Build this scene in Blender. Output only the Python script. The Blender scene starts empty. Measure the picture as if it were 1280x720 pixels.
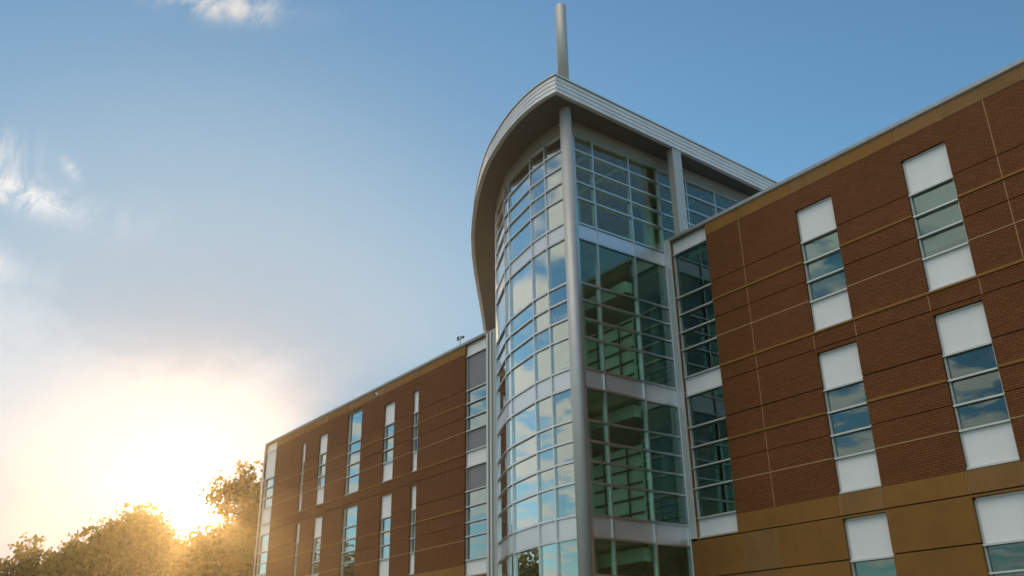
import bpy, math, random
import numpy as np
from mathutils import Matrix, Vector

sc = bpy.context.scene
col = sc.collection

# ------------------------------------------------------------------ camera
cd = bpy.data.cameras.new("camera")
cam = bpy.data.objects.new("camera", cd)
col.objects.link(cam)
Fw = Vector((-0.73498224, 0.55007821, 0.39650356))
Rt = Vector((0.59404567, 0.80429768, -0.01466218))
Up = Vector((0.32697224, -0.22476479, 0.91791609))
cam.matrix_world = Matrix(((Rt.x, Up.x, -Fw.x, 0.0), (Rt.y, Up.y, -Fw.y, -20.0),
                           (Rt.z, Up.z, -Fw.z, 0.0), (0, 0, 0, 1)))
cd.sensor_width = 36.0
cd.lens = 1142.8554 / 1280 * 36
cd.clip_end = 9000
cd.clip_start = 0.1
sc.camera = cam

# ------------------------------------------------------------------ sun, sky, exposure
SUN_EL, SUN_AZ = math.radians(9.5), math.radians(-72.4)      # azimuth from +Y towards +X
SUN_DIR = Vector((math.sin(SUN_AZ) * math.cos(SUN_EL), math.cos(SUN_AZ) * math.cos(SUN_EL), math.sin(SUN_EL)))
sl = bpy.data.lights.new("sun", 'SUN')
sl.energy = 3.0
sl.angle = math.radians(0.5)
sl.color = (1.0, 0.63, 0.27)
so = bpy.data.objects.new("sun", sl)
so.rotation_euler = (-SUN_DIR).to_track_quat('-Z', 'Y').to_euler()
so.location = (0, 0, 60)
col.objects.link(so)

vs = sc.view_settings
vs.view_transform = 'Standard'
vs.look = 'None'
vs.exposure = 0.98
vs.gamma = 1.0
vs.use_curve_mapping = False


class NT:
    """a short way to write node trees"""
    def __init__(s, tree):
        s.t = tree
        s.t.nodes.clear()

    def n(s, typ, **kw):
        nd = s.t.nodes.new(typ)
        for k, v in kw.items():
            if k.startswith('i_'):
                nd.inputs[k[2:].replace('_', ' ')].default_value = v
            else:
                setattr(nd, k, v)
        return nd

    def l(s, a, b):
        s.t.links.new(a, b)

    def m(s, op, a, b=None, c=None, clamp=False):
        nd = s.t.nodes.new('ShaderNodeMath')
        nd.operation = op
        nd.use_clamp = clamp
        for i, v in enumerate((a, b, c)):
            if v is None:
                continue
            if isinstance(v, (int, float)):
                nd.inputs[i].default_value = v
            else:
                s.l(v, nd.inputs[i])
        return nd.outputs[0]

    def step(s, v, lo, hi):
        nd = s.t.nodes.new('ShaderNodeMapRange')
        nd.interpolation_type = 'SMOOTHSTEP'
        s.l(v, nd.inputs[0])
        nd.inputs[1].default_value = lo
        nd.inputs[2].default_value = hi
        return nd.outputs[0]

    def mix(s, fac, a, b, blend='MIX'):
        nd = s.t.nodes.new('ShaderNodeMix')
        nd.data_type = 'RGBA'
        nd.blend_type = blend
        for sock, v in ((nd.inputs[0], fac), (nd.inputs[6], a), (nd.inputs[7], b)):
            if isinstance(v, (int, float)):
                sock.default_value = v
            elif isinstance(v, tuple):
                sock.default_value = v if len(v) == 4 else v + (1,)
            else:
                s.l(v, sock)
        return nd.outputs[2]


world = bpy.data.worlds.new("World")
sc.world = world
world.use_nodes = True
W = NT(world.node_tree)
sky = W.n('ShaderNodeTexSky', sky_type='NISHITA', sun_disc=False, sun_elevation=SUN_EL, sun_rotation=SUN_AZ,
          altitude=200.0, air_density=1.0, dust_density=0.2, ozone_density=3.2)
tc = W.n('ShaderNodeTexCoord')
sep = W.n('ShaderNodeSeparateXYZ')
W.l(tc.outputs['Generated'], sep.inputs[0])
dx, dy, dz = sep.outputs
el = W.m('MULTIPLY', W.m('ARCSINE', dz), 180 / math.pi)
az = W.m('MULTIPLY', W.m('ARCTAN2', dx, dy), 180 / math.pi)
# cloud layer: the view direction meets a high flat layer
den = W.m('ADD', W.m('MAXIMUM', dz, 0.0), 0.09)
cx_, cy_ = W.m('DIVIDE', dx, den), W.m('DIVIDE', dy, den)
comb = W.n('ShaderNodeCombineXYZ')
W.l(cx_, comb.inputs[0]); W.l(cy_, comb.inputs[1])
mp = W.n('ShaderNodeMapping')
mp.inputs['Rotation'].default_value = (0, 0, math.radians(28))
mp.inputs['Scale'].default_value = (0.55, 1.5, 1.0)
W.l(comb.outputs[0], mp.inputs[0])
n1 = W.n('ShaderNodeTexNoise', i_Scale=1.7, i_Detail=9.0, i_Roughness=0.62, i_Distortion=0.9)
W.l(mp.outputs[0], n1.inputs['Vector'])
n2 = W.n('ShaderNodeTexNoise', i_Scale=4.2, i_Detail=7.0, i_Roughness=0.58, i_Distortion=0.4)
mp2 = W.n('ShaderNodeMapping')
mp2.inputs['Location'].default_value = (3.7, 1.9, 0.0)
W.l(comb.outputs[0], mp2.inputs[0])
W.l(mp2.outputs[0], n2.inputs['Vector'])
wob = W.m('ADD', W.m('MULTIPLY', W.m('SUBTRACT', n1.outputs[0], 0.5), 9.0), W.m('MULTIPLY', W.m('SUBTRACT', n2.outputs[0], 0.5), 4.0))
elw = W.m('ADD', el, wob)
# bank of bright stratus low towards the sun: its upper edge drops to the right
edge = W.m('ADD', W.m('MULTIPLY', W.m('ADD', az, 84.4), -0.20), 21.2)
up = W.m('SUBTRACT', elw, edge)
bank = W.m('SUBTRACT', 1.0, W.step(up, -4.2, 1.6))
side = W.m('SUBTRACT', 1.0, W.step(az, -70.0, -59.0))
low = W.m('ADD', 0.35, W.m('MULTIPLY', W.step(el, 9.5, 14.0), 0.65))
front = W.step(W.m('MULTIPLY', dx, -1.0), 0.0, 0.4)
brk = W.m('MAXIMUM', W.step(az, -96.0, -86.0), W.m('MULTIPLY', W.step(n2.outputs[0], 0.40, 0.56), 0.95))
bank = W.m('MULTIPLY', bank, brk)
bank = W.m('MULTIPLY', W.m('MULTIPLY', W.m('MULTIPLY', bank, side), low), front)
# a few wisps
mp3 = W.n('ShaderNodeMapping')
mp3.inputs['Rotation'].default_value = (0, 0, math.radians(-14))
mp3.inputs['Scale'].default_value = (2.4, 8.0, 1.0)
W.l(comb.outputs[0], mp3.inputs[0])
n3 = W.n('ShaderNodeTexNoise', i_Scale=1.6, i_Detail=8.0, i_Roughness=0.66, i_Distortion=0.7)
W.l(mp3.outputs[0], n3.inputs['Vector'])
def wisp(a0, e0, sa, se, amp, tilt=0.0):
    a = W.m('DIVIDE', W.m('SUBTRACT', az, a0), sa)
    e = W.m('DIVIDE', W.m('SUBTRACT', W.m('SUBTRACT', el, e0), W.m('MULTIPLY', W.m('SUBTRACT', az, a0), tilt)), se)
    r = W.m('ADD', W.m('MULTIPLY', a, a), W.m('MULTIPLY', e, e))
    g = W.m('EXPONENT', W.m('MULTIPLY', r, -1.0))
    return W.m('MULTIPLY', W.m('MULTIPLY', g, W.step(n3.outputs[0], 0.36, 0.64)), amp)
ws = wisp(-85.0, 26.0, 3.2, 0.8, 1.5, -0.08)
for args in ((-86.5, 27.8, 2.0, 1.3, 0.9), (-85.2, 21.9, 1.1, 0.6, 1.2, -0.25), (-74.5, 38.8, 4.0, 0.75, 1.1, 0.06),
             (-82.3, 27.9, 0.55, 0.45, 0.9, -0.6), (-80.0, 25.4, 3.5, 1.2, 0.25)):
    ws = W.m('ADD', ws, wisp(*args))
# broken cloud over the half of the sky behind the camera (seen mirrored in the glass); unseen overcast added higher up to light the facade
back = W.m('MULTIPLY', W.step(W.m('MULTIPLY', dy, -1.0), -0.05, 0.35), W.m('MAXIMUM', W.step(n2.outputs[0], 0.43, 0.68), W.step(el, 32.0, 50.0)))
back = W.m('MULTIPLY', back, 0.9)
cloud = W.m('MINIMUM', W.m('ADD', W.m('ADD', bank, ws), back), 1.0)
# cloud colour goes by angle from the sun, brightest in the added overcast behind; a thin high veil of ice cloud forward-scatters round it
dp = W.n('ShaderNodeVectorMath', operation='DOT_PRODUCT')
W.l(tc.outputs['Generated'], dp.inputs[0])
dp.inputs[1].default_value = SUN_DIR
cs = W.m('MAXIMUM', dp.outputs['Value'], 0.0)
K = 1 / (0.11 * 2 ** 0.98)
def scaled(c, k=K):
    return tuple(x * k for x in c)
veil_col = W.mix(W.step(cs, 0.85, 0.955), scaled((0.20, 0.335, 0.465)), scaled((0.35, 0.50, 0.62)))
veil_col = W.mix(W.step(cs, 0.955, 0.999), veil_col, scaled((0.14, 0.34, 0.54)))
veil = W.m('MULTIPLY', W.step(cs, 0.79, 0.99), 0.93)
sky_c = W.mix(1.0, sky.outputs[0], (0.95, 1.05, 0.94), 'MULTIPLY')
base = W.mix(veil, sky_c, veil_col)
base = W.mix(W.m('MULTIPLY', W.m('SUBTRACT', 1.0, W.step(el, 5.0, 13.0)), W.step(cs, 0.85, 0.97)), base, scaled((0.02, 0.12, 0.42)))
cl_col = W.mix(W.step(cs, 0.92, 0.99), scaled((0.90, 0.90, 0.90)), scaled((0.40, 0.58, 0.74)))
cl_col = W.mix(W.step(cs, 0.86, 0.95), scaled((0.84, 0.79, 0.72)), cl_col)
cl_col = W.mix(W.step(cs, 0.05, 0.5), W.mix(W.step(el, 24.0, 44.0), scaled((0.95, 0.90, 0.82)), scaled((3.0, 2.8, 2.5))), cl_col)  # high overcast behind the camera is made extra bright to fill the facade
base = W.mix(cloud, base, cl_col)
glow = W.m('ADD', W.m('MULTIPLY', W.m('POWER', cs, 700.0), 0.7), W.m('MULTIPLY', W.m('POWER', cs, 5000.0), 40.0))
disc = W.m('MULTIPLY', W.m('POWER', cs, 14000.0), 1500.0)
gsc = W.n('ShaderNodeVectorMath', operation='SCALE')
gsc.inputs[0].default_value = (1.0, 0.88, 0.70)
W.l(W.m('ADD', glow, disc), gsc.inputs['Scale'])
tot = W.n('ShaderNodeVectorMath', operation='ADD')
W.l(base, tot.inputs[0]); W.l(gsc.outputs[0], tot.inputs[1])
bg = W.n('ShaderNodeBackground')
bg.inputs['Strength'].default_value = 0.11
W.l(tot.outputs[0], bg.inputs['Color'])
wo = W.n('ShaderNodeOutputWorld')
W.l(bg.outputs[0], wo.inputs[0])

sc.render.engine = 'CYCLES'
cy = sc.cycles
cy.use_denoising = True
cy.max_bounces = 8
cy.diffuse_bounces = 3
cy.glossy_bounces = 4
cy.transmission_bounces = 4
cy.transparent_max_bounces = 14
cy.sample_clamp_indirect = 6.0
cy.caustics_reflective = False
cy.caustics_refractive = False


# ------------------------------------------------------------------ materials
def principled(name, color, rough=0.6, metal=0.0, noise=0.0, nscale=4.0, bump=0.0, bscale=30.0, spec=0.5, streak=0.0, objvar=0.0):
    m = bpy.data.materials.new(name)
    m.use_nodes = True
    t = NT(m.node_tree)
    out = t.n('ShaderNodeOutputMaterial')
    b = t.n('ShaderNodeBsdfPrincipled')
    b.inputs['Roughness'].default_value = rough
    b.inputs['Metallic'].default_value = metal
    b.inputs['Specular IOR Level'].default_value = spec
    t.l(b.outputs[0], out.inputs[0])
    geo = t.n('ShaderNodeNewGeometry')
    c = color + (1,)
    if noise > 0:
        nz = t.n('ShaderNodeTexNoise', i_Scale=nscale, i_Detail=6.0, i_Roughness=0.6)
        t.l(geo.outputs['Position'], nz.inputs['Vector'])
        f = t.step(nz.outputs[0], 0.3, 0.7)
        lo = tuple(x * (1 - noise) for x in color)
        hi = tuple(min(1, x * (1 + noise)) for x in color)
        c = t.mix(f, lo, hi)
    if streak > 0:
        mpg = t.n('ShaderNodeMapping')
        mpg.inputs['Scale'].default_value = (3.0, 3.0, 0.25)
        t.l(geo.outputs['Position'], mpg.inputs[0])
        nz = t.n('ShaderNodeTexNoise', i_Scale=1.6, i_Detail=6.0, i_Roughness=0.65)
        t.l(mpg.outputs[0], nz.inputs['Vector'])
        f = t.m('MULTIPLY', t.step(nz.outputs[0], 0.5, 0.78), streak)
        c = t.mix(f, c, tuple(x * 0.55 for x in color))
    if objvar > 0:
        oi = t.n('ShaderNodeObjectInfo')
        lo, hi = 1 - objvar, 1 + objvar * .7
        c = t.mix(1.0, c, t.mix(oi.outputs['Random'], (lo, lo, lo * .97), (hi, hi, hi)), 'MULTIPLY')
    if isinstance(c, tuple):
        b.inputs['Base Color'].default_value = c
    else:
        t.l(c, b.inputs['Base Color'])
    if bump > 0:
        nz = t.n('ShaderNodeTexNoise', i_Scale=bscale, i_Detail=3.0)
        t.l(geo.outputs['Position'], nz.inputs['Vector'])
        bp = t.n('ShaderNodeBump')
        bp.inputs['Strength'].default_value = bump
        bp.inputs['Distance'].default_value = 0.01
        t.l(nz.outputs[0], bp.inputs['Height'])
        t.l(bp.outputs[0], b.inputs['Normal'])
    return m


def brick_material():
    m = bpy.data.materials.new("brick")
    m.use_nodes = True
    t = NT(m.node_tree)
    out = t.n('ShaderNodeOutputMaterial')
    b = t.n('ShaderNodeBsdfPrincipled', i_Roughness=0.85)
    b.inputs['Specular IOR Level'].default_value = 0.25
    t.l(b.outputs[0], out.inputs[0])
    geo = t.n('ShaderNodeNewGeometry')
    sp = t.n('ShaderNodeSeparateXYZ')
    t.l(geo.outputs['Position'], sp.inputs[0])
    cb = t.n('ShaderNodeCombineXYZ')
    t.l(t.m('ADD', sp.outputs[0], sp.outputs[1]), cb.inputs[0])
    t.l(sp.outputs[2], cb.inputs[1])
    br = t.n('ShaderNodeTexBrick', offset=0.5)
    br.inputs['Scale'].default_value = 1.0
    br.inputs['Brick Width'].default_value = 0.19
    br.inputs['Row Height'].default_value = 0.0575
    br.inputs['Mortar Size'].default_value = 0.0085
    br.inputs['Mortar Smooth'].default_value = 0.2
    br.inputs['Bias'].default_value = 0.0
    br.inputs['Color1'].default_value = (0.168, 0.056, 0.014, 1)
    br.inputs['Color2'].default_value = (0.208, 0.075, 0.020, 1)
    br.inputs['Mortar'].default_value = (0.070, 0.030, 0.014, 1)
    t.l(cb.outputs[0], br.inputs['Vector'])
    nz = t.n('ShaderNodeTexNoise', i_Scale=0.45, i_Detail=3.0, i_Roughness=0.5)
    t.l(geo.outputs['Position'], nz.inputs['Vector'])
    f = t.step(nz.outputs[0], 0.3, 0.72)
    c = t.mix(f, (0.93, 0.92, 0.91), (1.06, 1.05, 1.04))
    mx = t.mix(1.0, br.outputs['Color'], c, 'MULTIPLY')
    t.l(mx, b.inputs['Base Color'])
    bp = t.n('ShaderNodeBump')
    bp.inputs['Strength'].default_value = 0.9
    bp.inputs['Distance'].default_value = 0.008
    bp.invert = True
    t.l(br.outputs['Fac'], bp.inputs['Height'])
    t.l(bp.outputs[0], b.inputs['Normal'])
    return m


def glass_material(name, tint, refl=0.12, rcol=(0.93, 0.97, 1.0), wave=0.06, power=1.65):
    m = bpy.data.materials.new(name)
    m.use_nodes = True
    t = NT(m.node_tree)
    out = t.n('ShaderNodeOutputMaterial')
    tr = t.n('ShaderNodeBsdfTransparent')
    tr.inputs[0].default_value = tint + (1,)
    gl = t.n('ShaderNodeBsdfGlossy')
    gl.inputs['Color'].default_value = rcol + (1,)
    gl.inputs['Roughness'].default_value = 0.0
    lw = t.n('ShaderNodeLayerWeight')
    lw.inputs['Blend'].default_value = 0.5
    p5 = t.m('POWER', lw.outputs['Facing'], power)
    fac = t.m('ADD', refl, t.m('MULTIPLY', p5, 1.0 - refl), clamp=True)
    geo = t.n('ShaderNodeNewGeometry')
    nz = t.n('ShaderNodeTexNoise', i_Scale=0.9, i_Detail=1.5)
    t.l(geo.outputs['Position'], nz.inputs['Vector'])
    bp = t.n('ShaderNodeBump')
    bp.inputs['Strength'].default_value = wave
    bp.inputs['Distance'].default_value = 0.05
    t.l(nz.outputs[0], bp.inputs['Height'])
    t.l(bp.outputs[0], gl.inputs['Normal'])
    mx = t.n('ShaderNodeMixShader')
    t.l(fac, mx.inputs[0]); t.l(tr.outputs[0], mx.inputs[1]); t.l(gl.outputs[0], mx.inputs[2])
    t.l(mx.outputs[0], out.inputs[0])
    return m


def leaf_material(name, c1, c2, trans=0.55):
    m = bpy.data.materials.new(name)
    m.use_nodes = True
    t = NT(m.node_tree)
    out = t.n('ShaderNodeOutputMaterial')
    geo = t.n('ShaderNodeNewGeometry')
    c = t.mix(geo.outputs['Random Per Island'], c1, c2)
    d = t.n('ShaderNodeBsdfDiffuse')
    tl = t.n('ShaderNodeBsdfTranslucent')
    t.l(c, d.inputs[0])
    c2_ = t.mix(1.0, c, (2.4, 1.7, 0.45), 'MULTIPLY')
    t.l(c2_, tl.inputs[0])
    mx = t.n('ShaderNodeMixShader')
    mx.inputs[0].default_value = trans
    t.l(d.outputs[0], mx.inputs[1]); t.l(tl.outputs[0], mx.inputs[2])
    t.l(mx.outputs[0], out.inputs[0])
    return m


M = dict(
    brick=brick_material(),
    stone=principled("cast_stone", (0.25, 0.118, 0.026), 0.8, objvar=0.13, noise=0.08, nscale=1.4, bump=0.25, bscale=60, spec=0.3, streak=0.25),
    stone_dark=principled("cast_stone_brown", (0.235, 0.122, 0.040), 0.8, objvar=0.10, noise=0.10, nscale=1.8, bump=0.25, bscale=60, spec=0.3, streak=0.25),
    caulk=principled("joint_caulk", (0.42, 0.26, 0.12), 0.8),
    backing=principled("wall_backing", (0.055, 0.03, 0.018), 0.9),
    silver=principled("silver_aluminium", (0.60, 0.60, 0.59), 0.28, 0.92, noise=0.05, nscale=2.0),
    frame=principled("window_aluminium", (0.58, 0.60, 0.58), 0.42, 0.4),
    white=principled("white_metal_panel", (0.78, 0.79, 0.80), 0.42, 0.0, noise=0.025, nscale=0.9, spec=0.4, streak=0.06),
    spandrel=principled("grey_spandrel", (0.66, 0.68, 0.70), 0.34, 0.7, noise=0.03, nscale=1.0),
    fascia=principled("fascia_metal", (0.62, 0.64, 0.65), 0.45, 0.15, noise=0.06, nscale=1.2),
    header=principled("header_panel", (0.22, 0.205, 0.18), 0.5, noise=0.05),
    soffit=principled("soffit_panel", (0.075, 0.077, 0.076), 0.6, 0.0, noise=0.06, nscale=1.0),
    column=principled("column_metal", (0.46, 0.455, 0.44), 0.5, 0.35, noise=0.04, nscale=2.0, streak=0.12),
    coping=principled("coping_metal", (0.34, 0.35, 0.36), 0.5, 0.4, noise=0.1),
    cladding=principled("grey_cladding", (0.42, 0.42, 0.40), 0.5, 0.4, noise=0.05),
    slate=principled("slate_grey_panel", (0.17, 0.175, 0.19), 0.35, 0.2, noise=0.06),
    roofing=principled("roof_membrane", (0.35, 0.35, 0.35), 0.9, noise=0.15),
    ceiling=principled("ceiling_tile", (0.84, 0.84, 0.82), 0.9),
    room=principled("room_wall", (0.76, 0.78, 0.74), 0.9, noise=0.05),
    room_dim=principled('room_wall_dim', (0.24, 0.24, 0.22), 0.9, noise=0.05),  # darker copy of the room wall: dimness of the wing rooms put into colour
    room_dark=principled("room_furnishing", (0.10, 0.09, 0.08), 0.7),
    wood=principled("wood_panel", (0.36, 0.14, 0.045), 0.5, noise=0.2, nscale=3.0),
    carpet=principled("floor_finish", (0.22, 0.20, 0.18), 0.9),
    shade=principled("roller_shade", (0.36, 0.40, 0.35), 0.9, noise=0.04),
    glass=glass_material("curtain_wall_glass", (0.72, 0.87, 0.81), 0.22, (0.90, 0.96, 0.97)),
    sglass=glass_material('side_wall_glass', (0.74, 0.90, 0.80), 0.06, (0.86, 0.97, 0.94), power=3.0),
    wglass=glass_material("window_glass", (0.60, 0.76, 0.68), 0.085, (0.84, 0.97, 1.0)),
    louvre=principled('grey_louvre', (0.14, 0.14, 0.13), 0.5),
    bark=principled("bark", (0.10, 0.07, 0.045), 0.95, noise=0.3, nscale=6, bump=0.6, bscale=20),
    leaf_a=leaf_material("leaves_mid", (0.050, 0.075, 0.018), (0.10, 0.12, 0.03)),
    leaf_b=leaf_material("leaves_olive", (0.065, 0.075, 0.016), (0.13, 0.12, 0.028)),
    leaf_c=leaf_material("leaves_dark", (0.035, 0.06, 0.016), (0.075, 0.095, 0.024)),
    grass=principled("lawn", (0.05, 0.085, 0.02), 0.95, noise=0.35, nscale=0.8, bump=0.5, bscale=50),
    paving=principled("concrete_paving", (0.38, 0.36, 0.33), 0.85, noise=0.12, nscale=1.5),
    asphalt=principled("asphalt", (0.05, 0.05, 0.05), 0.9, noise=0.2, nscale=3.0),
    black=principled("black_plastic", (0.02, 0.02, 0.02), 0.4),
    offwhite=principled("white_plastic", (0.7, 0.7, 0.68), 0.4),
    shingle=principled("roof_shingle", (0.10, 0.08, 0.07), 0.9, noise=0.25, nscale=5.0),
)

WL = {}          # world location of every Empty / mesh origin (no rotations anywhere)


def prop(o, label=None, cat=None, group=None, kind=None):
    for k, v in (("label", label), ("category", cat), ("group", group), ("kind", kind)):
        if v:
            o[k] = v
    return o


def empty(name, loc, label, cat, group=None):
    o = bpy.data.objects.new(name, None)
    o.empty_display_size = 0.5
    o.location = loc
    col.objects.link(o)
    WL[o.name] = Vector(loc)
    return prop(o, label, cat, group)


class MB:
    def __init__(s):
        s.v, s.f, s.mi = [], [], []

    def box(s, x0, x1, y0, y1, z0, z1, mi=0):
        b = len(s.v)
        s.v += [(x0, y0, z0), (x1, y0, z0), (x1, y1, z0), (x0, y1, z0), (x0, y0, z1), (x1, y0, z1), (x1, y1, z1), (x0, y1, z1)]
        s.f += [(b, b + 3, b + 2, b + 1), (b + 4, b + 5, b + 6, b + 7), (b, b + 1, b + 5, b + 4), (b + 1, b + 2, b + 6, b + 5),
                (b + 2, b + 3, b + 7, b + 6), (b + 3, b, b + 4, b + 7)]
        s.mi += [mi] * 6
        return s

    def hexa(s, p, mi=0):
        """eight points: bottom ring then top ring"""
        b = len(s.v)
        s.v += [tuple(q) for q in p]
        s.f += [(b, b + 3, b + 2, b + 1), (b + 4, b + 5, b + 6, b + 7), (b, b + 1, b + 5, b + 4), (b + 1, b + 2, b + 6, b + 5),
                (b + 2, b + 3, b + 7, b + 6), (b + 3, b, b + 4, b + 7)]
        s.mi += [mi] * 6
        return s

    def slab(s, p, q, n, t0, t1, z0, z1):
        """upright box between plan points p and q, from offset t0 to t1 along the plan normal n"""
        p, q, n = Vector(p), Vector(q), Vector(n)
        a, b_, c, d = p + n * t1, q + n * t1, q + n * t0, p + n * t0
        return s.hexa([(a.x, a.y, z0), (b_.x, b_.y, z0), (c.x, c.y, z0), (d.x, d.y, z0),
                       (a.x, a.y, z1), (b_.x, b_.y, z1), (c.x, c.y, z1), (d.x, d.y, z1)])

    def prism(s, pts, z0, z1, mi=0):
        b, n = len(s.v), len(pts)
        s.v += [(p[0], p[1], z0) for p in pts] + [(p[0], p[1], z1) for p in pts]
        s.f += [tuple(range(b + n - 1, b - 1, -1)), tuple(range(b + n, b + 2 * n))]
        for i in range(n):
            j = (i + 1) % n
            s.f.append((b + i, b + j, b + n + j, b + n + i))
        s.mi += [mi] * (n + 2)
        return s

    def tube(s, pts, radii, seg=10, cap=True):
        b = len(s.v)
        pts = [Vector(p) for p in pts]
        k = len(pts)
        for i, p in enumerate(pts):
            d = (pts[min(i + 1, k - 1)] - pts[max(i - 1, 0)]).normalized()
            a = d.orthogonal().normalized() if abs(d.z) < 0.95 else Vector((1, 0, 0))
            a = (a - d * a.dot(d)).normalized()
            c = d.cross(a)
            for j in range(seg):
                th = 2 * math.pi * j / seg
                s.v.append(tuple(p + (a * math.cos(th) + c * math.sin(th)) * radii[i]))
        for i in range(k - 1):
            for j in range(seg):
                j2 = (j + 1) % seg
                s.f.append((b + i * seg + j, b + i * seg + j2, b + (i + 1) * seg + j2, b + (i + 1) * seg + j))
                s.mi.append(0)
        if cap:
            s.f.append(tuple(range(b + seg - 1, b - 1, -1)))
            s.f.append(tuple(range(b + (k - 1) * seg, b + k * seg)))
            s.mi += [0, 0]
        return s

    def build(s, name, mats, parent=None, label=None, bevel=0.0, smooth=False):
        me = bpy.data.meshes.new(name)
        v = np.array(s.v, dtype=float)
        lo, hi = v.min(0), v.max(0)
        o = np.array([(lo[0] + hi[0]) / 2, (lo[1] + hi[1]) / 2, lo[2]])
        me.from_pydata((v - o).tolist(), [], s.f)
        for m in (mats if isinstance(mats, (list, tuple)) else [mats]):
            me.materials.append(M[m])
        me.polygons.foreach_set('material_index', s.mi)
        if smooth:
            me.polygons.foreach_set('use_smooth', [len(f) == 4 for f in s.f])
        me.update()
        ob = bpy.data.objects.new(name, me)
        col.objects.link(ob)
        WL[ob.name] = Vector(o)
        if parent is not None:
            ob.parent = parent
            ob.location = Vector(o) - WL[parent.name]
        else:
            ob.location = o
        if bevel:
            bv = ob.modifiers.new('bevel', 'BEVEL')
            bv.width = bevel
            bv.segments = 2
            bv.limit_method = 'ANGLE'
        if label:
            ob['label'] = label
        return ob


GZ = -1.6
HAZE = 0.00060
# ------------------------------------------------------------------ the ground
def sheet(name, x0, x1, y0, y1, z, mat):
    mb = MB()
    mb.v = [(x0, y0, z), (x1, y0, z), (x1, y1, z), (x0, y1, z)]
    mb.f = [(0, 1, 2, 3)]
    mb.mi = [0]
    return prop(mb.build(name, mat), kind='structure')

sheet('ground', -1500, 1500, -1500, 1500, GZ, 'grass')
sheet('pavement', -62, 40, -24, -12, GZ + 0.004, 'paving')
sheet('path', -24, -17, -12, -4.6, GZ + 0.008, 'paving')
sheet('road', -200, 200, -44, -34, GZ + 0.004, 'asphalt')

# ------------------------------------------------------------------ the evening air
hm = bpy.data.materials.new("haze")
hm.use_nodes = True
H = NT(hm.node_tree)
ho = H.n('ShaderNodeOutputMaterial')
hv = H.n('ShaderNodeVolumePrincipled')
hv.inputs['Color'].default_value = (1.0, 0.88, 0.68, 1)
hv.inputs['Density'].default_value = HAZE
hv.inputs['Anisotropy'].default_value = 0.845
H.l(hv.outputs[0], ho.inputs['Volume'])
M['haze'] = hm

# ------------------------------------------------------------------ the building
B = empty('brick_building', (-18.5, 0, GZ), 'three-storey red brick and tan stone building with curved glass corner tower under a flat roof', 'building')

ROOF = 12.98


def cells(x0, x1, z0, z1, ops):
    """the rectangle less its openings"""
    xs = sorted({x0, x1, *[e for o in ops for e in o[:2] if x0 < e < x1]})
    zs = sorted({z0, z1, *[e for o in ops for e in o[2:4] if z0 < e < z1]})
    out = []
    for a, b in zip(zs, zs[1:]):
        run = None
        for c, d in zip(xs, xs[1:]):
            mx, mz = (c + d) / 2, (a + b) / 2
            if any(o[0] < mx < o[1] and o[2] < mz < o[3] for o in ops):
                if run:
                    out.append((*run, a, b)); run = None
            else:
                run = (run[0], d) if run else (c, d)
        if run:
            out.append((*run, a, b))
    return out


# rows of wall panels: (z0, z1, material) and proud stone bands
ROWS = [(GZ, -0.45, 's'), (-0.42, 0.55, 's'), (0.58, 1.55, 's'), (1.575, 2.575, 's'), (2.605, 3.60, 's'), (3.63, 4.13, 's'),
        (4.13, 5.03, 'b'), (5.06, 5.62, 'b'), (5.645, 6.185, 'b'), (6.255, 6.86, 'b'), (6.885, 7.915, 'b'), (7.94, 8.35, 'b'),
        (8.42, 9.28, 'b'), (9.31, 9.87, 'b'), (9.895, 10.42, 'b'), (10.49, 11.04, 'b'), (11.065, 12.60, 'b'), (12.60, 12.98, 's')]
BANDS = [(5.033, 5.057, -0.004), (6.187, 6.253, -0.022), (8.352, 8.418, -0.022), (9.283, 9.307, -0.004), (10.422, 10.488, -0.022)]
JW = 0.03


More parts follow.
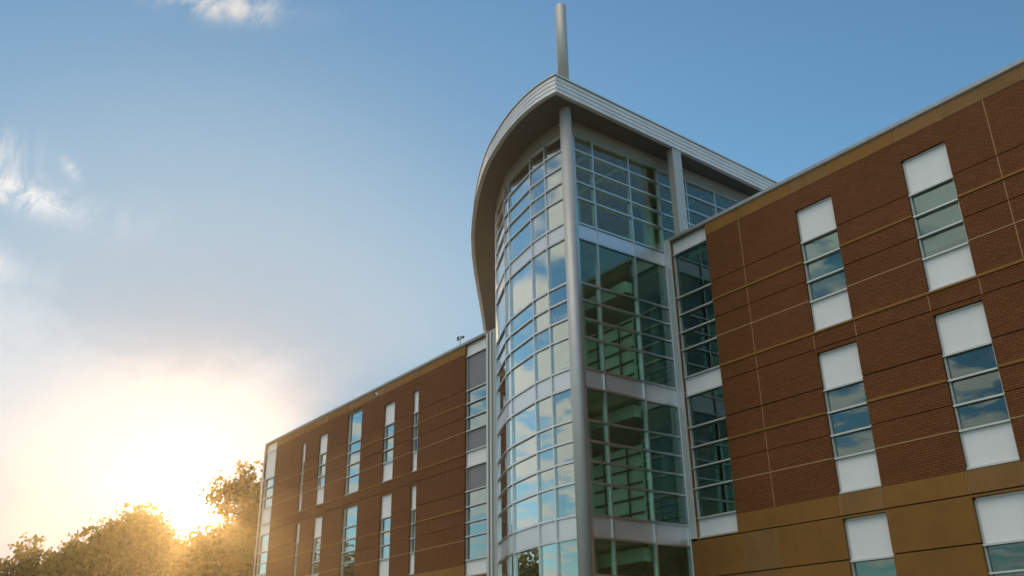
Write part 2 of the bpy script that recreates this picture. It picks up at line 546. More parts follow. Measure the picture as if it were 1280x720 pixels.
def wing(x0, x1, ops, joints, win_cols):
    """one wing's front: panels with joints, stone, bands, backing"""
    br, bk, seals = MB(), MB(), []
    pan = []
    for z0, z1, k in ROWS:
        js = list(joints)
        over = (z0 > 12.5) or (abs(z0 - 3.63) < .01) or (abs(z0 - 7.94) < .01)
        for a, b in win_cols:
            if over:
                js += [a - 0.03, b + 0.03]
        if k == 's' and z1 < 3.61:
            js += [j - 1.17 for j in joints]
        es = sorted({x0, x1, *[j for j in js if x0 + .1 < j < x1 - .1]})
        for i, (a, b) in enumerate(zip(es, es[1:])):
            aa = a + (JW / 2 if a != x0 else 0)
            bb = b - (JW / 2 if b != x1 else 0)
            above = any(abs((a + b) / 2 - (c + d) / 2) < .05 for c, d in win_cols)
            for c in cells(aa, bb, z0, z1, ops):
                if k == 'b':
                    br.box(c[0], c[1], 0.0, 0.058, c[2], c[3])
                else:
                    pan.append((c, 'stone_dark' if (above or (b - a) < 1.3) else 'stone'))
            if b != x1:
                for c in cells(b - JW / 2, b + JW / 2, z0, z1, ops):
                    seals.append((c[0] + .001, c[1] - .001, 0.012, 0.057, c[2], c[3]))
    # short joints over the upper window heads, between the head and the stone
    for c in cells(x0, x1, GZ, 12.95, ops):
        bk.box(c[0], c[1], 0.06, 0.34, c[2], c[3])
    w = br.build('brick_wall', 'brick', B)
    for c, mt in pan:
        MB().box(c[0], c[1], -0.008, 0.058, c[2], c[3]).build('stone_panel', mt, w)
    for q in seals:
        MB().box(*q).build('joint_seal', 'caulk', w)
    bk.build('backing_wall', 'backing', w)
    for z0, z1, y in BANDS:
        for c in cells(x0, x1, z0, z1, ops):
            MB().box(c[0], c[1], y, 0.055, c[2], c[3]).build('stone_band', 'stone' if y < -.01 else 'caulk', w)
    cp = MB()
    cp.box(x0 - .03, x1, -0.05, 0.40, ROOF + .025, ROOF + .13)
    cp.box(x0 - .02, x1, -0.03, 0.38, ROOF, ROOF + .025)
    cp.build('coping', 'coping', B, bevel=.008)
    return w


def window(x0, x1, segs, shade=None, y=0.115, post=0.045, label=None, glass='wglass', proud=0.0, sill=True):
    """segs: list of (z0, z1, kind) from the top down; frame, panels and panes are parts of the window"""
    fr = MB()
    zt, zb = segs[0][1], segs[-1][0]
    e = 0.003
    fr.box(x0 + e, x0 + post, 0.075 - proud, y + .06, zb + e, zt - e)
    fr.box(x1 - post, x1 - e, 0.075 - proud, y + .06, zb + e, zt - e)
    zs = [zt] + [s[0] for s in segs]
    for i, z in enumerate(zs):
        if i == 0:
            a, b = z - .05, z - e
            f = 0.075 - proud
        elif i == len(zs) - 1:
            a, b = z + e, z + .05
            f = 0.03 - proud
        else:
            a, b = z - .022, z + .022
            f = 0.035 - proud
        fr.box(x0 + .005, x1 - .005, f, y + .055, a, b)
    w = fr.build('window', 'frame', B, label)
    for z0, z1, k in segs:
        a, b = z0 + .02, z1 - .02
        if k == 'p':
            MB().box(x0 + post - .005, x1 - post + .005, y - .012, y + .03, a, b).build('spandrel_panel', 'white', w)
        elif k == 'g':
            MB().box(x0 + post - .005, x1 - post + .005, y + .012, y + .018, a, b).build('pane', glass, w)
        elif k == 'd':
            MB().box(x0 + post - .005, x1 - post + .005, y - .002, y + .03, a, b).build('spandrel_panel', 'slate', w)
    if shade:
        mb = MB()
        mb.box(x0 + post, x1 - post, 0.215, 0.222, shade, zt - .6)
        mb.box(x0 + post, x1 - post, 0.205, 0.232, shade - .03, shade)
        mb.build('roller_shade', 'shade', w)
    return w


def level(k):
    return [(11.03, 12.03), (6.80, 7.81), (2.55, 3.55)][k]


UP = [(11.03, 12.03, 'p'), (10.43, 11.03, 'g'), (9.85, 10.43, 'g'), (9.27, 9.85, 'g'), (8.40, 9.27, 'p')]
MID = [(6.80, 7.81, 'p'), (6.205, 6.80, 'g'), (5.61, 6.205, 'g'), (5.03, 5.61, 'g'), (4.15, 5.03, 'p')]
LOW = [(2.55, 3.55, 'p'), (1.97, 2.55, 'g'), (1.38, 1.97, 'g'), (0.80, 1.38, 'g'), (-0.1, 0.80, 'p')]
RCOLS = [(-13.44 + 3.27 * i, -12.25 + 3.27 * i) for i in range(0, 8)]
LCOLS = [(-34.22, -33.74), (-36.85, -35.85), (-40.55, -39.06), (-43.76, -42.79), (-45.87, -45.41)]
STRIP_R = (-18.16, -16.69)
STRIP_L = (-30.04, -28.54)
CORN = (-50.96, -49.42)
SEG_STRIP = [(12.50, 12.97, 'p'), (11.01, 12.50, 'g'), (10.43, 11.01, 'g'), (9.85, 10.43, 'g'), (9.28, 9.85, 'g'), (8.40, 9.28, 'g'),
             (7.81, 8.40, 'p'), (6.85, 7.81, 'g'), (6.25, 6.85, 'g'), (5.66, 6.25, 'g'), (5.06, 5.66, 'g'), (4.22, 5.06, 'g'), (3.66, 4.22, 'p')]
SEG_STRIP_L = [(12.47, 12.97, 'p'), (10.99, 12.47, 'd'), (10.43, 10.99, 'g'), (9.85, 10.43, 'g'), (9.30, 9.85, 'g'), (8.46, 9.30, 'd'),
               (7.84, 8.46, 'p'), (6.89, 7.84, 'd'), (6.30, 6.89, 'g'), (5.70, 6.30, 'g'), (5.17, 5.70, 'g'), (4.30, 5.17, 'g'), (3.70, 4.30, 'p')]
SEG_CORN = [(12.50, 12.97, 'p'), (10.95, 12.50, 'p'), (10.43, 10.95, 'g'), (9.85, 10.43, 'g'), (9.28, 9.85, 'g'), (8.40, 9.28, 'p'),
            (7.81, 8.40, 'p'), (6.85, 7.81, 'g'), (6.25, 6.85, 'g'), (5.66, 6.25, 'g'), (5.06, 5.66, 'g'), (4.22, 5.06, 'g'), (3.66, 4.22, 'p'),
            (2.55, 3.66, 'g'), (1.97, 2.55, 'g'), (1.38, 1.97, 'g'), (0.3, 1.38, 'g'), (-0.4, 0.3, 'p')]


def ops_of(cols, wide=None):
    o = []
    for c in cols:
        for s in (UP, MID, LOW):
            top = s[0][1]
            if c == wide and s is UP:
                top = 12.45
            o.append((c[0], c[1], s[-1][0], top))
    return o


XR0, XR1 = -18.166, 14.0
XL0, XL1 = -51.0, -28.46
rops = ops_of(RCOLS) + [(STRIP_R[0], STRIP_R[1], 3.66, 12.97)]
wide = LCOLS[2]
lops = ops_of(LCOLS, wide) + [(STRIP_L[0], STRIP_L[1], 3.70, 12.97), (CORN[0], CORN[1], -0.4, 12.97)]
wing(XR0, XR1, rops, [-15.40, -7.9 + .0, -1.3, 5.2], RCOLS)
wing(XL0, XL1, lops, [-31.30, -38.0, -47.6], LCOLS)

for i, c in enumerate(RCOLS):
    for s, sh in ((UP, (9.62, 9.52, 9.95)[i % 3]), (MID, (None, None, 6.0)[i % 3]), (LOW, (1.75, None, None)[i % 3])):
        window(c[0], c[1], s, shade=sh)
for c in LCOLS:
    for s in (UP, MID, LOW):
        if c == wide:
            s = [(10.92, 12.45, 'g')] + s[1:4] + [(8.40, 9.27, 'g')] if s is UP else \
                [(6.86, 7.81, 'g'), (6.29, 6.86, 'g'), (5.73, 6.29, 'g'), (5.23, 5.73, 'g'), (4.15, 5.23, 'g')] if s is MID else s
            if s[0][1] > 12:
                s[1] = (10.43, 10.92, 'g')
            window(c[0], c[1], s, label='wide window glazed from head to sill' if s[0][1] > 5 else None)
        else:
            window(c[0], c[1], s)
window(*STRIP_R, SEG_STRIP, label='tall strip window beside the glass tower', glass='sglass')
window(*STRIP_L, SEG_STRIP_L, label='tall strip window with dark grey panels beside the curved glass')
window(*CORN, SEG_CORN, label='tall glazed strip at the far end of the brick wing')
# bright posts at the two tower joints and the far corner
mb = MB(); mb.box(-18.37, -18.168, -0.05, 0.25, 3.66, 13.10); mb.build('corner_post', 'frame', B, bevel=.006)
mb = MB(); mb.box(-28.455, -28.33, -0.06, 0.25, GZ, 13.0); mb.build('corner_post', 'frame', B, bevel=.006)
mb = MB(); mb.box(-28.28, -28.16, -0.02, 0.25, GZ, 13.0); mb.build('corner_post', 'frame', B, bevel=.006)
mb = MB(); mb.box(-51.14, -51.003, -0.04, 0.25, GZ, 13.02); mb.build('corner_post', 'frame', B, bevel=.006)
mb = MB(); mb.box(-28.33, -26.2, 0.03, 0.3, GZ, 13.1); mb.build('metal_cladding', 'cladding', B)

pw_ = [o for o in B.children if o.name.startswith('brick_wall')][0]
for z0, z1, k in ROWS[:5]:
    MB().box(-18.372, -18.17, -0.008, 0.34, z0, z1).build('stone_panel', 'stone', pw_)
# bodies of the wings behind their fronts
DEEP = 17.0
for x0, x1, cols in ((XL0, -26.2, LCOLS + [STRIP_L, CORN]), (XR0, XR1, RCOLS + [STRIP_R])):
    mb = MB()
    mb.box(x0 + .02, x1, DEEP, DEEP + .3, GZ, 12.95)
    if x0 < -40:
        mb.box(x0, x0 + .3, 0.36, DEEP, GZ, 12.95)
    else:
        mb.box(x1 - .3, x1, 0.36, DEEP, GZ, 12.95)
    if x0 > -40:
        mb.box(-18.43, -18.25, .345, DEEP - .03, GZ, 12.50)
    mb.build('outer_wall', 'brick', B)
    rf = MB()
    rf.box(x0 + .31 if x0 < -40 else -18.44, x1 - .02, 0.335, DEEP - .02, 12.55, 12.75)
    rf.build('wing_roof', 'roofing', B)
    for zf in (GZ - .02, 3.72, 7.95):
        fl = MB()
        fl.box(x0 + .32, x1 - .32, 0.36, 6.0, zf, zf + .25, 0)
        fl.box(x0 + .33, x1 - .33, 0.42, 5.98, zf - .12, zf - .004, 1)
        fl.build('floor_slab', ['carpet', 'ceiling'], B)
    cl = MB(); cl.box(x0 + .33, x1 - .33, 0.42, 5.98, 12.40, 12.52); cl.build('ceiling', 'ceiling', B)
    iw = MB()
    iw.box(x0 + .32, x1 - .32, 6.0, 6.12, GZ, 12.4)
    xs = sorted([c[1] + .9 for c in cols])
    for x in xs:
        for zf in (GZ, 3.97, 8.2):
            if x < x1 - .5:
                iw.box(x, x + .12, 0.36, 5.99, zf + .01, zf + 3.55)
    iw.build('partition_wall', 'room_dim', B)

# ------------------------------------------------------------------ the glass tower
ARC_C, ARC_R = Vector((-19.3, 5.0)), 9.0
SX = -18.45


def arc(x, r=ARC_R):
    return Vector((x, ARC_C.y - math.sqrt(max(0, r * r - (x - ARC_C.x) ** 2))))


def arc_a(a, r=ARC_R):
    """a: angle in radians from straight ahead (-Y), positive to the left"""
    return Vector((ARC_C.x - r * math.sin(a), ARC_C.y - r * math.cos(a)))


def ang(x):
    return math.asin((ARC_C.x - x) / ARC_R)


CA = [ang(x) for x in (-18.52, -19.50, -20.33, -21.97, -22.47, -24.08)]
for w in (0.5, 1.75, 0.5, 1.75, 0.5, 1.75, 0.5, 1.75):
    CA.append(CA[-1] + w / ARC_R)
SY = [-3.72, -2.96, -1.40, -0.06]
SY4 = [-3.72, -2.96, -1.40, -0.06, 1.30, 2.75, 4.2, 5.7, 7.2]
# storeys: (glass rows from the top, spandrel zone below or None)
ST = [([15.84, 15.27, 14.69, 14.14, 13.58, 12.71], (12.20, 12.71)),
      ([12.20, 10.74, 10.20, 9.63, 9.05, 8.11], (7.55, 8.11)),
      ([7.55, 6.61, 6.04, 5.48, 4.90, 4.04], (3.46, 4.04)),
      ([3.46, 2.52, 1.95, 1.38, 0.80, -0.05], (-0.62, -0.05))]


def curtain(pts, normals, storeys, name, label):
    """pts: mullion plan points; normals: outward plan normal of every bay"""
    rj = random.Random(len(pts) * 7 + len(storeys))
    for si, (rows, sp) in enumerate(storeys):
        gl, mu = MB(), MB()
        zt, zb = rows[0], sp[0]
        if si == 0:
            zt = rows[0]
        for i, (p, q) in enumerate(zip(pts, pts[1:])):
            n = normals[i]
            d = (q - p).normalized()
            for a, b in zip(rows, rows[1:]):
                gl.slab(p + d * .012, q - d * .012, n, -.006, 0.0, b + .012, a - .012)
                k = len(gl.v) - 8
                for c0 in range(4):       # no two panes sit quite alike in their gaskets
                    o = n * rj.uniform(-.005, .005)
                    for c1 in ((0, 3, 4, 7) if c0 == 0 else (1, 2, 5, 6) if c0 == 1 else (0, 1, 2, 3) if c0 == 2 else (4, 5, 6, 7)):
                        x_, y_, z_ = gl.v[k + c1]
                        gl.v[k + c1] = (x_ + o.x * .6, y_ + o.y * .6, z_)
            for j, z in enumerate(rows + [sp[0]]):
                h = .028
                top = z + h if not (j == 0) else z - .001
                bot = z - h if not (j == len(rows)) else z + .001
                pr = .050 if True else .03
                mu.slab(p + d * .0125, q - d * .0125, n, -.09, pr, bot, top)
        for i, p in enumerate(pts):
            ns = [normals[k] for k in (i - 1, i) if 0 <= k < len(normals)]
            n = sum(ns, Vector((0, 0))).normalized()
            t = Vector((-n.y, n.x))
            mu.slab(p - t * .026, p + t * .026, n, -.11, .053, zb + .0005, zt - .0005)
        w = mu.build(name, 'silver', B, label if si == 0 else None)
        gl.build('glazing', 'sglass' if name.startswith('side') else 'glass', w)
        for i, (p, q) in enumerate(zip(pts, pts[1:])):
            n = normals[i]
            d = (q - p).normalized()
            MB().slab(p + d * .02, q - d * .02, n, -.06, .008, sp[0] + .02, sp[1] - .02).build('spandrel_panel', 'spandrel', w)


def bay_normals(pts, centre=None):
    out = []
    for p, q in zip(pts, pts[1:]):
        d = (q - p).normalized()
        n = Vector((-d.y, d.x))
        m = (p + q) / 2
        if n.dot(m - centre) < 0:
            n = -n
        out.append(n)
    return out


full = [arc_a(a) for a in CA]
ysplit = [p for p in full if p.y < 0.6]
cpts4 = full
cpts = ysplit
curtain(cpts4, bay_normals(cpts4, ARC_C), ST[:1], 'curved_curtain_wall', 'curved glass wall of the top storey under the roof')
curtain(cpts, bay_normals(cpts, ARC_C), ST[1:], 'curved_curtain_wall', None)
spts = [Vector((SX, y)) for y in SY]
spts4 = [Vector((SX, y)) for y in SY4]
curtain(spts4, [Vector((1, 0))] * (len(spts4) - 1), ST[:1], 'side_curtain_wall', 'flat glass side wall of the top storey')
curtain(spts, [Vector((1, 0))] * (len(spts) - 1), ST[1:], 'side_curtain_wall', None)

# header between the top glass and the soffit
hd = MB()
for p, q, n in zip(cpts4, cpts4[1:], bay_normals(cpts4, ARC_C)):
    hd.slab(p, q, n, -.12, .0, 15.842, 16.345)
hd.slab(spts4[0], spts4[-1], Vector((1, 0)), -.12, -.002, 15.842, 16.345)
hd.build('header_band', 'header', B)

# corner column that runs through the roof as a mast
CXY = (-18.055, -4.33)
mb = MB(); mb.tube([(CXY[0], CXY[1], GZ), (CXY[0], CXY[1], 16.35)], [.18, .18], 28)
mb.build('corner_column', 'column', B, smooth=True)
mb = MB(); mb.tube([(CXY[0], CXY[1], 16.95), (CXY[0], CXY[1], 20.30), (CXY[0], CXY[1], 20.34)], [.18, .18, .155], 28)
mb.build('roof_mast', 'column', B, smooth=True)
mb = MB(); mb.box(-18.54, -18.392, -3.99, -3.752, GZ, 15.86); mb.build('corner_post', 'silver', B)
# corner posts of the tower's side at the wing
mb = MB(); mb.box(-18.52, -18.375, -0.045, 0.03, GZ, 12.98); mb.build('corner_post', 'silver', B)

# roof canopy
RO = [(-18.04, -4.67), (-18.45, -4.76), (-18.95, -4.80), (-19.45, -4.79), (-19.95, -4.74), (-20.55, -4.64), (-21.2, -4.49), (-21.9, -4.28), (-22.7, -4.02),
      (-23.5, -3.68), (-24.35, -3.27), (-25.2, -2.82), (-26.1, -2.31), (-27.0, -1.76), (-27.95, -1.15), (-29.4, -0.12), (-30.9, 1.02), (-32.5, 2.28),
      (-34.1, 3.55), (-35.4, 4.58), (-36.6, 5.5), (-36.6, 12.5), (-18.62, 12.5)]
RS = 0.9697
RO = [(x * RS, -20 + (y + 20) * RS) for x, y in RO]


def inset(pts, t):
    P = [Vector(p) for p in pts]
    n = len(P)
    out = []
    area = sum(P[i].x * P[(i + 1) % n].y - P[(i + 1) % n].x * P[i].y for i in range(n))
    sgn = 1 if area > 0 else -1
    for i in range(n):
        d0 = (P[i] - P[i - 1]).normalized()
        d1 = (P[(i + 1) % n] - P[i]).normalized()
        n0 = Vector((-d0.y, d0.x)) * sgn
        n1 = Vector((-d1.y, d1.x)) * sgn
        b = (n0 + n1)
        b = b / max(.25, b.dot(n0))
        out.append(P[i] + b * t)
    return out


ZS, ZT = 16.32, 17.00
fa = MB()
N = len(RO)
prof = []
nb = 4
for k in range(nb):
    z0 = ZS + (ZT - ZS) * k / nb
    z1 = ZS + (ZT - ZS) * (k + 1) / nb
    o0 = 0.10 * k / nb
    o1 = 0.10 * (k + 1) / nb
    prof += [(o0, z0), (o1 - .004, z1 - .034), (o1 + .05, z1 - .030), (o1 + .05, z1)]
prof += [(0.06, ZT + .002), (0.06, ZT + .045), (0.40, ZT + .05)]
prof = [(0.14, ZS + .03), (0.14, ZS)] + prof
rings = [inset(RO, t) for t, z in prof]
for r, (t, z) in zip(rings, prof):
    fa.v += [(p.x, p.y, z) for p in r]
for k in range(len(prof) - 1):
    for i in range(N):
        j = (i + 1) % N
        fa.f.append((k * N + i, k * N + j, (k + 1) * N + j, (k + 1) * N + i))
        fa.mi.append(0)
canopy = fa.build('canopy_roof', 'fascia', B, 'wide flat canopy roof with a curved front and banded grey metal edge')
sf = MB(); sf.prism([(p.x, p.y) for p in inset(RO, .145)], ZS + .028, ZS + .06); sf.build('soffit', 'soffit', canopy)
dk = MB(); dk.prism([(p.x, p.y) for p in inset(RO, .38)], ZT - .02, ZT + .046); dk.build('roof_deck', 'roofing', canopy)

# square pier between the wing roof and the canopy
mb = MB(); mb.box(-17.97, -17.71, .02, .42, 13.10, 16.345); mb.build('roof_pier', 'column', B, bevel=.01)

# tower floors, ceilings and what stands inside
inner = [arc_a(a, ARC_R - .2) for a in np.linspace(CA[0] + .01, ang(-27.2), 14)]
poly = [(p.x, p.y) for p in inner] + [(-27.2, 8.0), (-18.62, 8.0), (-18.62, -3.6)]
for z0, z1 in ((12.24, 12.66), (7.6, 8.05), (3.5, 3.98), (GZ - .01, -0.3)):
    MB().prism(poly, z0, z1).build('floor_slab', 'ceiling', B)
MB().prism(poly, 15.92, 16.0).build('ceiling', 'wood', B)
iw = MB()
for z0, z1 in ((12.67, 15.9), (8.06, 12.23), (3.99, 7.59), (-.29, 3.49)):
    iw.box(-27.1, -18.7, 4.6, 4.75, z0, z1)
iw.build('partition_wall', 'room', B)
wd = MB()
wd.box(-21.6, -20.6, 1.9, 2.4, 12.67, 15.9)
wd.box(-27.0, -18.75, 4.40, 4.56, 12.67, 15.9)
wd.build('wood_panelling', 'wood', B)
cc = MB()
for x, y in ((-20.6, -1.9), (-23.0, -1.2), (-20.6, 1.6)):
    for z0, z1 in ((12.67, 15.9), (8.06, 12.23), (3.99, 7.59), (-.29, 3.49)):
        cc.tube([(x, y, z0), (x, y, z1)], [.2, .2], 16)
cc.build('interior_column', 'room', B, smooth=True)
rl = MB()
for zf in (8.06, 3.99, -.29):
    for h in (.25, .45, .65, .85, 1.05):
        rl.box(-23.8, -18.9, 0.55, 0.59, zf + h, zf + h + .035)
    for x in np.arange(-23.7, -18.8, 1.2):
        rl.box(x, x + .05, 0.60, 0.64, zf, zf + 1.1)
rl.build('guard_rail', 'room_dark', B)
for zt, zf in ((11.40, 8.06), (7.45, 3.99), (3.38, -.29)):
    MB().box(-22.2, -18.72, -1.62, -1.30, zt - .36, zt).build('bulkhead', 'ceiling', B)
    ls = MB()
    for k in range(13):
        z = zt - .40 - k * .058
        ls.hexa([(-22.1, -1.52, z - .03), (-18.75, -1.52, z - .03), (-18.75, -1.46, z), (-22.1, -1.46, z),
                 (-22.1, -1.52, z - .024), (-18.75, -1.52, z - .024), (-18.75, -1.46, z + .006), (-22.1, -1.46, z + .006)])
    ls.build('louvre_screen', 'louvre', B)
    pw = MB()
    pw.box(-22.2, -18.72, -1.42, -1.34, zf, zt - 1.16)
    pw.build('inner_partition', 'room', B)
    tr = MB()
    for h in np.arange(.35, zt - 1.2 - zf, .42):
        tr.box(-22.19, -18.74, -1.47, -1.425, zf + h, zf + h + .05)
    for x in (-21.4, -20.3, -19.3):
        tr.box(x, x + .06, -1.50, -1.475, zf, zt - 1.17)
    tr.build('partition_trim', 'room_dark', B)
    MB().box(-23.3, -22.25, -1.42, -1.34, zf, zf + 2.6).build('interior_door', 'wood', B)
lt = MB()
for zt in (15.91, 12.23, 7.59, 3.49):
    for y in (-2.6, -1.2, 2.6):
        lt.box(-23.4, -18.9, y, y + .16, zt - .09, zt - .01)
lt.build('ceiling_fixture', 'offwhite', B)
bw = MB(); bw.box(-27.3, -18.55, 8.02, 8.2, 12.8, 16.34); bw.build('outer_wall', 'cladding', B)

# ------------------------------------------------------------------ small things on the building
t = empty('security_camera', (-37.6, -.03, 12.80), 'small round white camera fixed to the tan parapet of the brick wing', 'camera')
mb = MB(); mb.tube([(-37.6, -.01, 12.72), (-37.6, -.10, 12.72)], [.10, .09], 16); mb.build('mount', 'offwhite', t, smooth=True)
mb = MB(); mb.tube([(-37.6, -.10, 12.72), (-37.6, -.15, 12.71), (-37.6, -.18, 12.70)], [.06, .055, .02], 16); mb.build('lens', 'black', t, smooth=True)
t = empty('weather_sensor', (-31.2, 0.5, 13.14), 'thin roof mast with small wind vane and cups above the brick wing', 'weather sensor')
mb = MB(); mb.tube([(-31.2, .5, 12.75), (-31.2, .5, 13.75)], [.018, .014], 8); mb.build('mast', 'black', t)
mb = MB(); mb.box(-31.42, -30.98, .488, .512, 13.70, 13.725); mb.box(-31.44, -31.30, .49, .51, 13.73, 13.88); mb.build('wind_vane', 'black', t)
mb = MB()
for a in (0, 2.1, 4.2):
    x, y = -31.02 + .07 * math.cos(a), .5 + .07 * math.sin(a)
    mb.tube([(x, y, 13.73), (x, y, 13.78), (x, y, 13.80)], [.045, .045, .01], 8)
mb.build('wind_cup', 'black', t)
t = empty('roof_floodlight', (-17.62, .3, 13.1), 'tiny floodlight at the foot of the grey pier on the roof edge', 'floodlight')
mb = MB(); mb.tube([(-17.62, .3, 13.1), (-17.62, .3, 13.2)], [.02, .02], 8); mb.build('bracket', 'column', t)
mb = MB(); mb.box(-17.69, -17.55, .24, .36, 13.2, 13.32); mb.build('lamp_head', 'offwhite', t, bevel=.02)
t = empty('roof_vent', (-12.4, .6, 13.1), 'short thin vent pipe just above the parapet of the right brick wing', 'vent pipe')
mb = MB(); mb.tube([(-12.4, .35, 12.7), (-12.4, .35, 13.32)], [.025, .025], 8); mb.build('pipe', 'column', t)
mb = MB(); mb.tube([(-12.4, .35, 13.30), (-12.4, .35, 13.36)], [.045, .03], 10); mb.build('cap', 'column', t)


# ------------------------------------------------------------------ trees
def tree(loc, h, blobs, label, leaf, seed, trunk_r=.3, dens=1.0, lsize=.42, name='deciduous_tree', group=None, clump=1.0):
    """blobs: (dx, dy, z, rx, ry, rz, leaf clumps)"""
    rng = np.random.default_rng(seed)
    t = empty(name, loc, label, 'tree', group)
    L = np.array(loc)
    centres = []
    for bx, by, bz, rx, ry, rz, nc in blobs:
        u = rng.normal(size=(nc, 3))
        u /= np.linalg.norm(u, axis=1)[:, None]
        r = rng.uniform(.0, 1, nc) ** .42
        c = u * r[:, None] * np.array([rx, ry, rz])
        c *= (1 + .14 * rng.normal(size=(nc, 1)))
        centres.append(c + L + np.array([bx, by, bz]))
    # trunk and limbs
    tb = MB()
    zc = min(b[2] - b[5] for b in blobs)
    top = np.array([loc[0], loc[1], loc[2] + max(1.5, zc + .5)])
    mid = (np.array(loc) + top) / 2 + np.array([rng.normal() * .15, rng.normal() * .15, 0])
    tb.tube([loc, tuple(np.array(loc) + [0, 0, .4]), tuple(mid), tuple(top)], [trunk_r * 1.45, trunk_r * 1.05, trunk_r * .9, trunk_r * .8], 12)
    for b, c in zip(blobs, centres):
        tip = L + np.array(b[:3])
        k = .5 * (top + tip) + rng.normal(size=3) * .25 + np.array([0, 0, .4])
        tb.tube([tuple(top - [0, 0, .4]), tuple(k), tuple(tip)], [trunk_r * .62, trunk_r * .4, trunk_r * .16], 8)
        for q in c[rng.choice(len(c), min(len(c), 14), replace=False)]:
            w = tip + (k - tip) * rng.uniform(0, .6)
            m_ = .5 * (w + q) + rng.normal(size=3) * .15
            tb.tube([tuple(w), tuple(m_), tuple(q)], [trunk_r * .16, trunk_r * .10, trunk_r * .03], 5, cap=False)
    tb.build('trunk', 'bark', t, smooth=True)
    C = np.concatenate(centres)
    per = max(8, int(27 * dens))
    n = len(C) * per
    sig = rng.uniform(.22, .62, len(C)) * clump
    P = np.repeat(C, per, 0) + rng.normal(size=(n, 3)) * np.repeat(sig, per)[:, None] * np.array([1, 1, .7])
    a = rng.normal(size=(n, 3)); a /= np.linalg.norm(a, axis=1)[:, None]
    b = rng.normal(size=(n, 3)); b -= a * (a * b).sum(1)[:, None]; b /= np.linalg.norm(b, axis=1)[:, None]
    s = lsize * rng.uniform(.6, 1.25, n)[:, None]
    A, Bv = a * s * .5, b * s * .30
    V = np.stack([P - A, P + Bv, P + A, P - Bv], 1).reshape(-1, 3)
    o = np.array([C[:, 0].mean(), C[:, 1].mean(), C[:, 2].min()])
    V -= o
    me = bpy.data.meshes.new('crown')
    me.vertices.add(4 * n)
    me.vertices.foreach_set('co', V.ravel())
    me.loops.add(4 * n)
    me.loops.foreach_set('vertex_index', np.arange(4 * n))
    me.polygons.add(n)
    me.polygons.foreach_set('loop_start', np.arange(0, 4 * n, 4))
    me.update(calc_edges=True)
    me.materials.append(M[leaf])
    ob = bpy.data.objects.new('crown', me)
    col.objects.link(ob)
    ob.parent = t
    ob.location = Vector(o) - Vector(loc)
    return t


G1 = 'trees behind the brick wing'
# z values below are heights above the ground (camera height is 1.6 above it)
tree((-83.6, -4.6, GZ), 12, [(0, 1.6, 8.6, 3.6, 3.2, 3.6, 210), (0, -1.6, 8.9, 3.0, 2.6, 3.7, 170), (0, 3.6, 7.2, 2.8, 2.4, 3.2, 140), (0, 0, 5.4, 4.4, 4.8, 3.0, 230)],
     'low dark round tree, farthest left beyond the wing', 'leaf_c', 3, .32, group=G1)
tree((-73.0, -1.8, GZ), 14, [(0, 1.4, 11.6, 2.4, 1.9, 2.6, 150), (0, -0.9, 10.2, 2.6, 2.0, 2.6, 170), (0.6, 2.4, 10.2, 2.4, 1.5, 2.4, 120), (0, -2.6, 8.7, 2.6, 2.0, 2.9, 150), (0, 4.6, 8.8, 2.6, 2.6, 3.0, 300), (0, 3.0, 6.0, 3.6, 4.6, 3.0, 300), (0, 0.6, 7.0, 3.8, 3.6, 3.2, 300)],
     'dense broad tree between the lowest and the tallest tree, by the setting sun', 'leaf_a', 5, .36, group=G1)
tree((-64.6, 4.2, GZ), 16, [(0, -1.5, 14.2, 1.5, 1.2, 1.4, 18), (0, -0.1, 14.9, 1.4, 1.1, 1.4, 20), (0, 0.0, 13.0, 1.6, 1.5, 1.2, 24), (0, 1.4, 13.2, 1.4, 1.3, 1.7, 32),
                             (0, -0.8, 9.4, 3.0, 2.7, 2.5, 420), (0, 1.6, 10.2, 2.6, 2.0, 2.2, 190), (0, 0, 5.6, 3.2, 3.2, 3.0, 240)],
     'tallest tree with a loose airy top close beside the end of the wing', 'leaf_b', 8, .34, group=G1)
G2 = 'trees across the lawn'
for i, (x, y, hh, lf, lb) in enumerate((
        (-77, -17.5, 13.6, 'leaf_a', 'tall green tree across the lawn, mirrored in the wide wing window'),
        (-88, -23, 12.0, 'leaf_c', 'dark green tree between the tall green tree and the brown house'),
        (-86, -33, 12.5, 'leaf_b', 'olive green tree standing behind the brown gabled house'))):
    s = hh / 13
    tree((x, y, GZ), hh, [(0, 0, hh * .72, 3.2 * s, 3.2 * s, 3.4 * s, 190), (1.2, 1.5, hh * .56, 3.0 * s, 3.0 * s, 2.8 * s, 150), (-1.2, -1.6, hh * .56, 3.2 * s, 3.0 * s, 2.8 * s, 150)],
         lb, lf, 20 + i, .34, group=G2, lsize=.34)

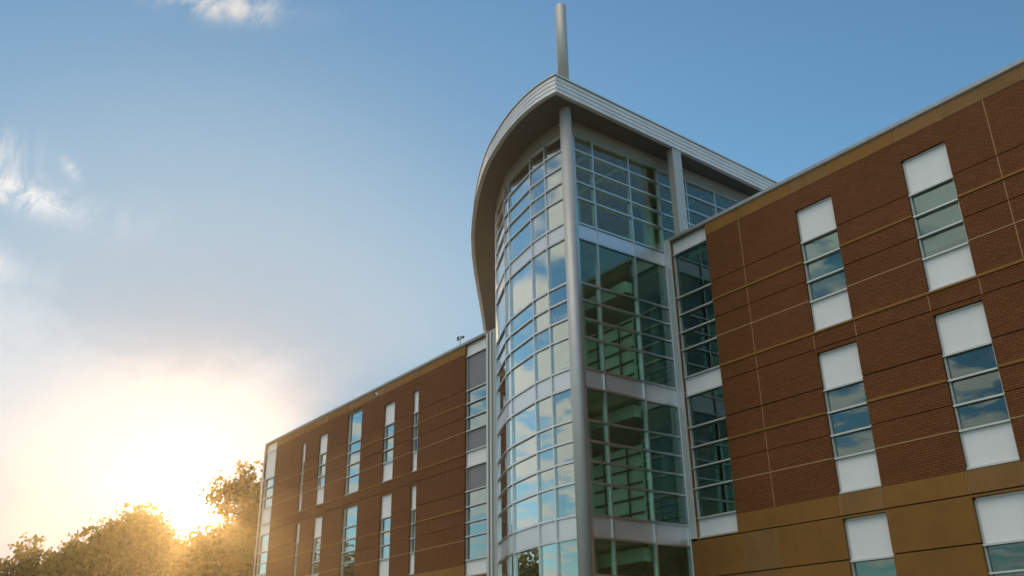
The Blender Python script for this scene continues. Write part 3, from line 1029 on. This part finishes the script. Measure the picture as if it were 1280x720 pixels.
# a gabled house across the lawn: the glass mirrors its dark roof
h = empty('gabled_house', (-64, -34, GZ), 'brown brick house with steep dark gable roof across the lawn, seen mirrored in the glass', 'house')
hx0, hx1, hy0, hy1, he = -69.0, -59.0, -40.0, -28.0, 3.9
mb = MB(); mb.box(hx0, hx1, hy0, hy1, GZ, he)
b0 = len(mb.v)
for x in (hx0 + .3, hx0):
    mb.v += [(x, hy0 + .1, he), (x, hy1 - .1, he), (x, (hy0 + hy1) / 2, 8.0)]
for x in (hx1 - .3, hx1):
    mb.v += [(x, hy0 + .1, he), (x, hy1 - .1, he), (x, (hy0 + hy1) / 2, 8.0)]
for k in (0, 6):
    q = b0 + k
    mb.f += [(q, q + 1, q + 2), (q + 3, q + 5, q + 4), (q, q + 2, q + 5, q + 3), (q + 1, q + 4, q + 5, q + 2)]
    mb.mi += [0] * 4
mb.build('wall', 'brick', h)
mb = MB()
for sgn in (-1, 1):
    ym = (hy0 + hy1) / 2
    e0 = (ym + sgn * 6.5, he - .25)
    e1 = (ym, 8.15)
    mb.hexa([(hx0 - .4, e0[0], e0[1]), (hx1 + .4, e0[0], e0[1]), (hx1 + .4, e1[0], e1[1]), (hx0 - .4, e1[0], e1[1]),
             (hx0 - .4, e0[0], e0[1] + .2), (hx1 + .4, e0[0], e0[1] + .2), (hx1 + .4, e1[0], e1[1] + .2), (hx0 - .4, e1[0], e1[1] + .2)])
rf = mb.build('roof', 'shingle', h)
MB().box(-66, -65.1, -36.2, -35.3, 6.2, 9.3).build('chimney', 'brick', rf)
for z in (-.4, 2.0):
    for y in (-38.2, -34.6, -31.0):
        f = MB().box(hx1 + .003, hx1 + .06, y, y + 1.3, z, z + 1.5).build('window', 'white', h)
        MB().box(hx1 + .062, hx1 + .075, y + .1, y + 1.2, z + .1, z + 1.4).build('pane', 'black', f)
    for x in (-67.6, -64.6, -61.6):
        f = MB().box(x, x + 1.3, hy1 + .003, hy1 + .06, z, z + 1.5).build('window', 'white', h)
        MB().box(x + .1, x + 1.2, hy1 + .062, hy1 + .075, z + .1, z + 1.4).build('pane', 'black', f)

# the air: one closed box round everything, even density
prop(MB().box(-1550, 1550, -1550, 1550, GZ - 1.0, 22.0).build('haze', 'haze'), kind='stuff')
